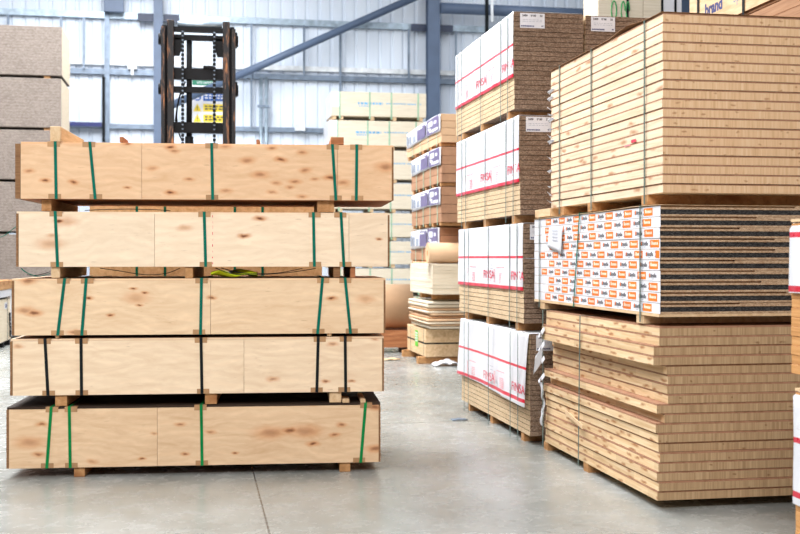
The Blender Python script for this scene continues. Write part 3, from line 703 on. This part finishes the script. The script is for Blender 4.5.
floor_pack('lowest white wrapped chipboard pack with loose bulging sheet, on the floor', XB, 9.15, .0, 2.5, .05)
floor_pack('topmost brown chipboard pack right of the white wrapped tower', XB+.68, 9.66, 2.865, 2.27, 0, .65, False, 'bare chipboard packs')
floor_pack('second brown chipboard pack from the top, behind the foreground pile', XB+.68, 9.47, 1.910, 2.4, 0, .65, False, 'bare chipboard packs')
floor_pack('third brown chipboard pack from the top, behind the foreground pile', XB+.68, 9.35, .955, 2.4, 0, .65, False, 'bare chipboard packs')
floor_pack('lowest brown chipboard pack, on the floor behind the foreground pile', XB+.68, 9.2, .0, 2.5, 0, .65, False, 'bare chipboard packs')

# C: packs at the right frame edge
def near_pack(label, z, h, zb, n, L, y, z_hem, x=2.868):
    t = thing('wrapped_board_pack', label, 'board pack', (x, y, z), 0, 'packs at the right frame edge')
    ph_ = h/n; me = board_mesh('board', 1.2, L, ph_-.001, 'orange_board', 'orange_board', None, 0, .002)
    for i in range(n): put('board', me, t, (random.uniform(0, .004), 0, zb+i*ph_))
    for f in (.06, .5, .85): MB().box(.01, 1.2, f*L, f*L+.1, 0, zb-.001, 'timber').build('bearer', t)
    zt_ = zb+h
    def wr(u, v):
        s = v*(zt_-z_hem+1.2); y_ = u*L
        if s < zt_-z_hem: return (-.006-.012*abs(math.sin(y_*2.4+v*3))*(1-v), y_, z_hem+s)
        return (-.005+s-(zt_-z_hem), y_, zt_+.003)
    MB().sheet(wr, 30, 30, .002, 'wrap_c', (-.3, 0, 1)).build('wrapper', t)
    MB().box(.0, 1.2, .0, L, zt_+.006, zt_+.02, 'timber_pale').build('cover_sheet', t)
    return t
near_pack('white wrapped brown board pack at right edge, upper of two', 1.0, .735, .035, 16, 2.4, 2.62, .43)
near_pack('white wrapped brown board pack at right edge, on the floor', .0, .87, .075, 18, 2.4, 2.6, .40, 2.878)

# ------------------------------------------------------------------ purple labelled tower and what stands under it
XP = 3.5
def purple(label, x, y, z, h, L, nb=4, zb=.05, lab=.62, mat_='mdf', w=1.25, gap=None):
    t = thing('fibreboard_pack', label, 'board pack', (x, y, z), 0, 'purple labelled packs')
    ph_ = (h-zb)/nb; me = board_mesh('board_bundle', w, L, ph_-.004, mat_, mat_, None, 0, .004)
    for i in range(nb): put('board_bundle', me, t, (random.uniform(0, .008), random.uniform(0, .012), zb+i*ph_))
    for f in (.03, .27, .5, .72, .94): MB().box(.01, w, f*L, f*L+.08, 0, zb-.001, 'timber').build('bearer', t)
    for f in (.1, .33, .56, .8):
        q = MB(); strap_ring(q, -.004, w+.004, f*L, .01, h, .03, 'strap_pale', .002, 0, .001); q.build('strap', t)
    zl = h-(h-zb)*lab
    q = MB(); q.sheet(lambda u, v: (-.012-.008*math.sin(u*11), -.01+u*(L*.98), zl+v*(h-zl)-.01+.012*math.sin(u*5)), 20, 4, .003, 'film', (-1, 0, 0)); lb = q.build('label_sheet', t)
    q = MB(); yf = lambda a: a*L
    x0 = -.024
    for (a, b, c, d, mm) in ((.38, .62, .06, .86, 'purple_ink'), (.02, .34, .04, .95, 'purple_ink'), (.66, .75, .1, .5, 'grey_ink'), (.8, .86, .1, .6, 'grey_ink'), (.9, .95, .1, .7, 'grey_ink')):
        q.box(x0-.001, x0, yf(a), yf(b), zl+c*(h-zl), zl+d*(h-zl), mm)
    for (a, b, c, d) in ((.08, .14, .55, .72), (.18, .3, .5, .8), (.04, .2, .12, .28), (.22, .26, .15, .4), (.46, .6, .72, .8), (.26, .3, .3, .45)):
        q.box(x0-.002, x0-.001, yf(a), yf(b), zl+c*(h-zl), zl+d*(h-zl), 'film')
    q.build('print', lb)
    return t
purple('topmost purple labelled fibreboard pack, pale brown', XP, 15.83, 3.24, .47, 2.7, 4, .05, .6, 'kraft')
purple('second purple labelled fibreboard pack from the top', XP, 15.8, 2.655, .57, 2.3, 4, .05, .5)
purple('third purple labelled fibreboard pack from the top', XP, 15.83, 2.075, .57, 2.25, 4, .05, .5)
purple('lowest purple labelled fibreboard pack, behind the kraft paper roll', 3.57, 16.22, 1.52, .545, 2.3, 4, .05, .6)
# kraft roll on top of the pale stack
t = thing('kraft_roll', 'kraft paper roll lying on the pale board stack under the purple packs', 'paper roll', (3.34, 16.03, 1.52), 0)
q = MB(); q.cyl((0, 0, .155), (1.0, 0, .155), .15, 'kraft', 40); q.build('roll', t)
q = MB(); q.cyl((-.004, 0, .155), (-.0005, 0, .155), .04, 'timber', 16); q.build('core', t)
q = MB(); q.sheet(lambda u, v: (-.2+u*.6, -.02+.17*v, .006+.02*(1-u)*v), 8, 4, .004, 'kraft', (0, 0, 1)); q.build('loose_end', t)
t = thing('board_stack', 'pale plain board stack under the kraft paper roll', 'board pack', (3.38, 15.9, 1.05), 0)
me = board_mesh('board', 1.3, 1.7, .0447, 'white_board', 'pale_board', None, 0, .003)
for i in range(10): put('board', me, t, (random.uniform(0, .01), random.uniform(-.01, .01), .015+i*.045))
for f in (.25, .75): MB().box(.1, 1.2, f*1.7, f*1.7+.09, -.075, .0145, 'timber').build('bearer', t)
z = .55
for i in range(11):
    th = random.uniform(.024, .042); q = MB(); a, b, c = random.uniform(-.006, .006), random.uniform(0, 3), random.uniform(-.03, .05)
    L_ = 1.5+random.uniform(-.05, .05)
    q.sheet(lambda u, v: (u*1.2, v*L_, .004*math.sin(u*4+b)*math.sin(v*3)+.003*math.sin(v*5+b)), 10, 10, th, random.choice(['pale_board', 'white_board', 'kraft']), (0, 0, 1))
    o = q.build('loose_board', None, (3.37+c, 16.06+random.uniform(-.05, .05), z)); tag(o, 'loose pale board in the untidy pile on the strapped timber crate', 'board', 'loose boards on the strapped crate')
    z += th+.009
    if z > .94: break
t = thing('strapped_crate', 'yellow brown timber crate with black straps and lime label, on the floor', 'crate', (3.385, 16.4, 0), 0)
for i in range(2): MB().box(0, 1.25, 0, 1.46, .105+i*.21, .105+(i+1)*.21-.004, 'orange_board' if 0 else 'timber_pale').bevel(.006).build('plank_layer', t)
for y in (.06, 1.3): MB().box(-.1, 1.3, y, y+.13, 0, .104, 'timber').build('bearer', t)
for x_ in (.55,):
    q = MB(); q.box(x_-.012, x_+.012, -.003, -.001, .105, .525, 'strap_black'); q.box(x_-.012, x_+.012, -.003, 1.46, .525, .527, 'strap_black'); q.build('strap', t)
q = MB(); q.box(-.003, 1.253, -.003, -.0012, .30, .322, 'strap_black'); q.box(-.003, -.0012, -.0012, 1.46, .30, .322, 'strap_black'); q.build('strap', t)
for y in (.12, 1.15):
    q = MB(); q.bar((-.003, y, .105), (-.003, y, .525), .02, .002, 'strap_thin', (0, 1, 0)); q.build('strap', t)
q = MB(); q.box(-.005, -.0032, .55, .78, .22, .47, 'lime'); lb = q.build('label_sheet', t)
q = MB(); bars(q, .76, .44, .19, .16, 4, 3, 'film', -.0052, 'aisle'); q.build('small_print', lb)
def scrap(name, label, loc, s, m, hgt):
    q = MB(); q.sheet(lambda u, v: ((u-.5)*s, (v-.5)*s*.7, hgt*(.2+.8*abs(math.sin(u*5.1+v*2)*math.sin(v*6.3+u)))*math.sin(math.pi*(.08+.84*u))), 14, 10, .003, m, (0, 0, 1))
    o = q.build(name, None, loc); return tag(o, label, 'litter')
scrap('crumpled_plastic', 'crumpled white plastic on the floor before the strapped timber crate', (3.62, 16.1, .002), .38, 'wrap_plain', .11)
scrap('wood_scrap', 'small wood scrap on the floor beside the strapped timber crate', (3.0, 17.2, .002), .3, 'timber_pale', .03)
scrap('wood_scrap', 'pale wood scrap on the floor left of the strapped timber crate', (2.62, 17.6, .002), .22, 'timber_pale', .03)
scrap('floor_scrap', 'flat grey scrap on the floor before the white wrapped tower', (2.55, 10.7, .002), .16, 'galv_dark', .012)
# big kraft reel on a pallet
t = thing('kraft_reel', 'large tan paper reel resting on a reddish pallet behind the crates', 'paper reel', (2.0, 18.9, .375), 0)
q = MB(); q.cyl((0, 0, .39), (1.62, 0, .39), .385, 'kraft', 56); q.build('reel', t)
q = MB(); q.cyl((1.6205, 0, .39), (1.625, 0, .39), .09, 'timber', 24); q.build('core', t)
t = thing('pallet', 'reddish timber pallet under the large tan paper reel', 'pallet', (1.9, 18.45, 0), 0)
for i in range(3): MB().box(0, 1.85, 0, .9, .09+i*.094, .09+(i+1)*.094-.003, 'timber_red').build('plank_layer', t)
for x in (.1, .85, 1.6): MB().box(x, x+.12, .03, .87, 0, .0895, 'timber_red').build('block', t)

# ------------------------------------------------------------------ pale pack tower (background centre)
pos = [.06, .72, 1.395, 2.06, 2.73, 3.39, 4.07, 4.75]; top = [.66, 1.34, 2.0, 2.68, 3.34, 4.02, 4.7, 5.6]
names = ['lowest', 'second lowest', 'third lowest', 'fourth lowest', 'fifth lowest', 'third from the top', 'second from the top', 'topmost']
for i in range(8):
    z0 = [0, .68, 1.36, 2.02, 2.70, 3.42, 4.22, 4.93][i]; z1 = [.66, 1.34, 2.0, 2.68, 3.40, 4.20, 4.91, 5.6][i]
    dx = [0, .03, -.02, .02, 0, .02, -.03, .02][i]
    t = thing('sheet_pack', 'pale green strapped sheet pack in the background tower, ' + names[i], 'board pack', (3.15+dx, 26.5, z0), 0, 'pale packs by the back wall')
    q = MB(); q.box(0, 2.32, 0, 1.15, .085, z1-z0, 'white_board'); q.bevel(.006).build('sheets', t)
    for x in (.03, .2, .95, 1.5, 2.15): MB().box(x, x+.09, .02, 1.1, 0, .0845, 'timber_pale').build('bearer', t)
    for x in (.2, .93, 1.46, 2.12):
        q = MB(); q.bar((x, -.0035, .02), (x, -.0035, z1-z0), .035, .002, 'strap_pale', (1, 0, 0)); q.bar((x, -.0035, z1-z0+.0015), (x, 1.15, z1-z0+.0015), .035, .002, 'strap_pale', (1, 0, 0)); q.build('strap', t)
    q = MB(); q.box(-.006, .19, -.006, -.001, (z1-z0)*.45, z1-z0, 'wrap_plain'); q.box(-.006, -.001, -.001, 1.15, .09, z1-z0, 'wrap_plain'); q.build('plastic_wrap', t)
    q = MB(); hh = (z1-z0)*.56
    bars(q, .64, hh+.05, .62, .06, 1, 7, 'blue_ink', -.001, 'end', .9); bars(q, 1.33, hh+.045, .5, .035, 1, 8, 'blue_ink', -.001, 'end', .8); bars(q, .66, hh-.03, .3, .03, 1, 5, 'blue_ink', -.001, 'end', .8)
    bars(q, 1.85, hh+.04, .34, .03, 1, 1, 'blue_ink', -.001, 'end', .8)
    q.build('blue_print', t)

# ------------------------------------------------------------------ tall grey stack (left background)
for i in range(6):
    z0 = i*1.035
    t = thing('chipboard_block', 'grey chipboard pack of the tall left stack, ' + ['lowest', 'second lowest', 'third lowest', 'third from the top', 'second from the top', 'topmost'][i], 'board pack', (-5.2, 23.0, z0), 0, 'tall grey chipboard stack')
    w = 2.55+[0, .02, .0, .02, -.01, .0][i]
    q = MB(); q.box(0, w, 0, 1.45, .055, 1.033, 'chip_grey', {3: 'pale_board'}); q.bevel(.008).build('sheets', t)
    for x in (.1, 1.2, 2.2): MB().box(x, x+.12, .05, 1.4, 0, .0545, 'timber').build('bearer', t)
# strapped box at far left
t = thing('strapped_box', 'pale strapped box with small blue label at the left frame edge', 'box', (-4.2, 20.0, 0), 0)
W_ = .8
MB().box(0, W_, 0, 1.6, .1, .86, 'pale_board').bevel(.006).build('box_body', t)
for y in (.05, .75, 1.4): MB().box(0, W_, y, y+.12, 0, .0995, 'rubber').build('bearer', t)
MB().box(-.02, W_+.02, -.02, 1.62, .9, 1.03, 'wrap_plain').bevel(.006).build('lid', t)
MB().box(.05, W_-.05, .05, 1.5, .861, .8995, 'rubber').build('seal', t)
MB().box(-.03, W_+.03, -.03, 1.63, 1.035, 1.2, 'timber').bevel(.006).build('top_board', t)
q = MB(); q.box(W_+.0005, W_+.004, .9, 1.15, .68, .8, 'film'); lb = q.build('label_sheet', t)
MB().box(W_+.0042, W_+.005, .97, 1.1, .7, .77, 'navy_ink').build('print', lb)
for y in (.3, 1.2):
    q = MB(); q.bar((W_+.003, y, .1), (W_+.003, y, .86), .03, .002, 'strap_black', (0, 1, 0)); q.build('strap', t)
loose(t, [(W_+.02, 1.35, .6), (W_+.03, 1.3, .4), (W_+.02, 1.42, .3), (W_+.03, 1.34, .16)], m='strap_black', r=.018)
MB().box(W_+.0005, W_+.02, 1.5, 1.58, .15, .95, 'wrap_plain').build('plastic_wrap', t)

# ------------------------------------------------------------------ upper right background: plank crate column and brown packs
for i in range(3):
    lab = ['lowest', 'middle', 'topmost'][i]
    z0 = i*1.72
    t = thing('plank_crate', 'white planked crate in the column behind the chipboard tower, ' + lab, 'crate', (4.70, 12.6, z0), 0, 'white plank crates')
    cut = [0, .17, .37, .57, .825]
    for a, b in zip(cut, cut[1:]): MB().box(a+.004, b-.004, 0, .025, .1, 1.7, 'white_board').build('plank', t)
    MB().box(0, 1.05, .026, .5, .1, 1.7, 'pale_board').build('crate_body', t)
    MB().box(.83, 1.06, -.006, .0255, .1, 1.7, 'wrap_plain').build('plastic_wrap', t)
    for x in (.05, .45, .85): MB().box(x, x+.12, .0, .5, 0, .0995, 'timber').build('bearer', t)
    for x in (.37, .81, .98):
        q = MB(); q.bar((x, -.008, .1), (x, -.008, 1.7), .03, .002, 'strap_black', (1, 0, 0)); q.build('strap', t)
    if i == 2:
        for k_, (cx, wd) in enumerate(((.2, .032), (.315, .024), (.375, .02))):
            pts = [(cx+wd*math.cos(a), -.004, 1.12+.11*math.sin(a)+.0) for a in [2*math.pi*j/20 for j in range(15 if k_ else 21)]]
            q = MB(); q.tube(pts, .008, 'green_ink', 6); q.build('green_writing', t)
for i in range(3):
    lab = ['lowest', 'middle', 'topmost, with printed pale band'][i]
    z0 = [0, 1.6, 3.2][i]; h = [1.58, 1.58, 1.5][i]
    t = thing('brown_board_pack', 'brown layered board pack behind the foreground pile, ' + lab, 'board pack', (4.4, 6.9, z0), 0, 'brown board packs')
    nb = 14; ph_ = (h-.08)/nb; me = board_mesh('board_bundle', 1.2, 2.52, ph_-.006, 'red_board', 'red_board', None, 0, .003)
    for j in range(nb): put('board_bundle', me, t, (random.uniform(0, .012), random.uniform(-.01, .01), .08+j*ph_))
    for f in (.05, .5, .85): MB().box(.01, 1.2, f*2.5, f*2.5+.1, 0, .079, 'timber').build('bearer', t)
    for f in (.2, .6, .93):
        q = MB(); strap_ring(q, -.014, 1.22, f*2.52, .01, h+.004, .035, 'strap_black', .003); q.build('strap', t)
    if i == 2:
        q = MB(); q.box(-.01, -.002, -.005, 2.53, .41, .74, 'timber_pale'); bd = q.build('printed_band', t)
        lettering('lettering', bd, [('brand', -2.22, .525, .1, 'navy_ink', .006), ('sp', -1.70, .525, .1, 'grey_ink', 0)], 'aisle', (-.0105, 0, 0))

# ------------------------------------------------------------------ light, world, camera
w = bpy.data.worlds.new('World'); sc.world = w; w.use_nodes = True
bg = w.node_tree.nodes['Background']; bg.inputs[0].default_value = (.88, .94, 1.0, 1); bg.inputs[1].default_value = .13
def area(name, loc, sx, sy, power, col=(1, .98, .95), rot=(0, 0, 0)):
    l = bpy.data.lights.new(name, 'AREA'); l.shape = 'RECTANGLE'; l.size = sx; l.size_y = sy; l.energy = power; l.color = col
    o = bpy.data.objects.new(name, l); C.objects.link(o); o.location = loc; o.rotation_euler = rot
    return o
area('roof_light', (-1.5, 17, 10.2), 4, 18, 2350, (.95, .975, 1))
area('roof_light', (-6.5, 12, 10.2), 3, 18, 900, (.95, .975, 1))
area('roof_light', (8, 20, 10.2), 3, 16, 300, (.95, .975, 1))
area('open_door_light', (-3.0, -2.4, 8.4), 7, 3.2, 860, (1, .985, .975), (R(54), 0, R(-8)))  # added fill lamp high behind the camera for the front faces; no door
cam = bpy.data.cameras.new('Camera'); co_ = bpy.data.objects.new('Camera', cam); C.objects.link(co_); sc.camera = co_
th = math.atan(203/1111)
co_.location = (0, 0, 1.6); co_.rotation_euler = (R(90), 0, -th)
cam.sensor_width = 36; cam.lens = 1111/800*36; cam.shift_y = -9/800
cam.dof.use_dof = True; cam.dof.focus_distance = 8.3; cam.dof.aperture_fstop = 2.8
cam.clip_end = 200
vs = sc.view_settings; vs.view_transform = 'Standard'; vs.look = 'None'; vs.exposure = .75; vs.gamma = 1; vs.use_curve_mapping = False
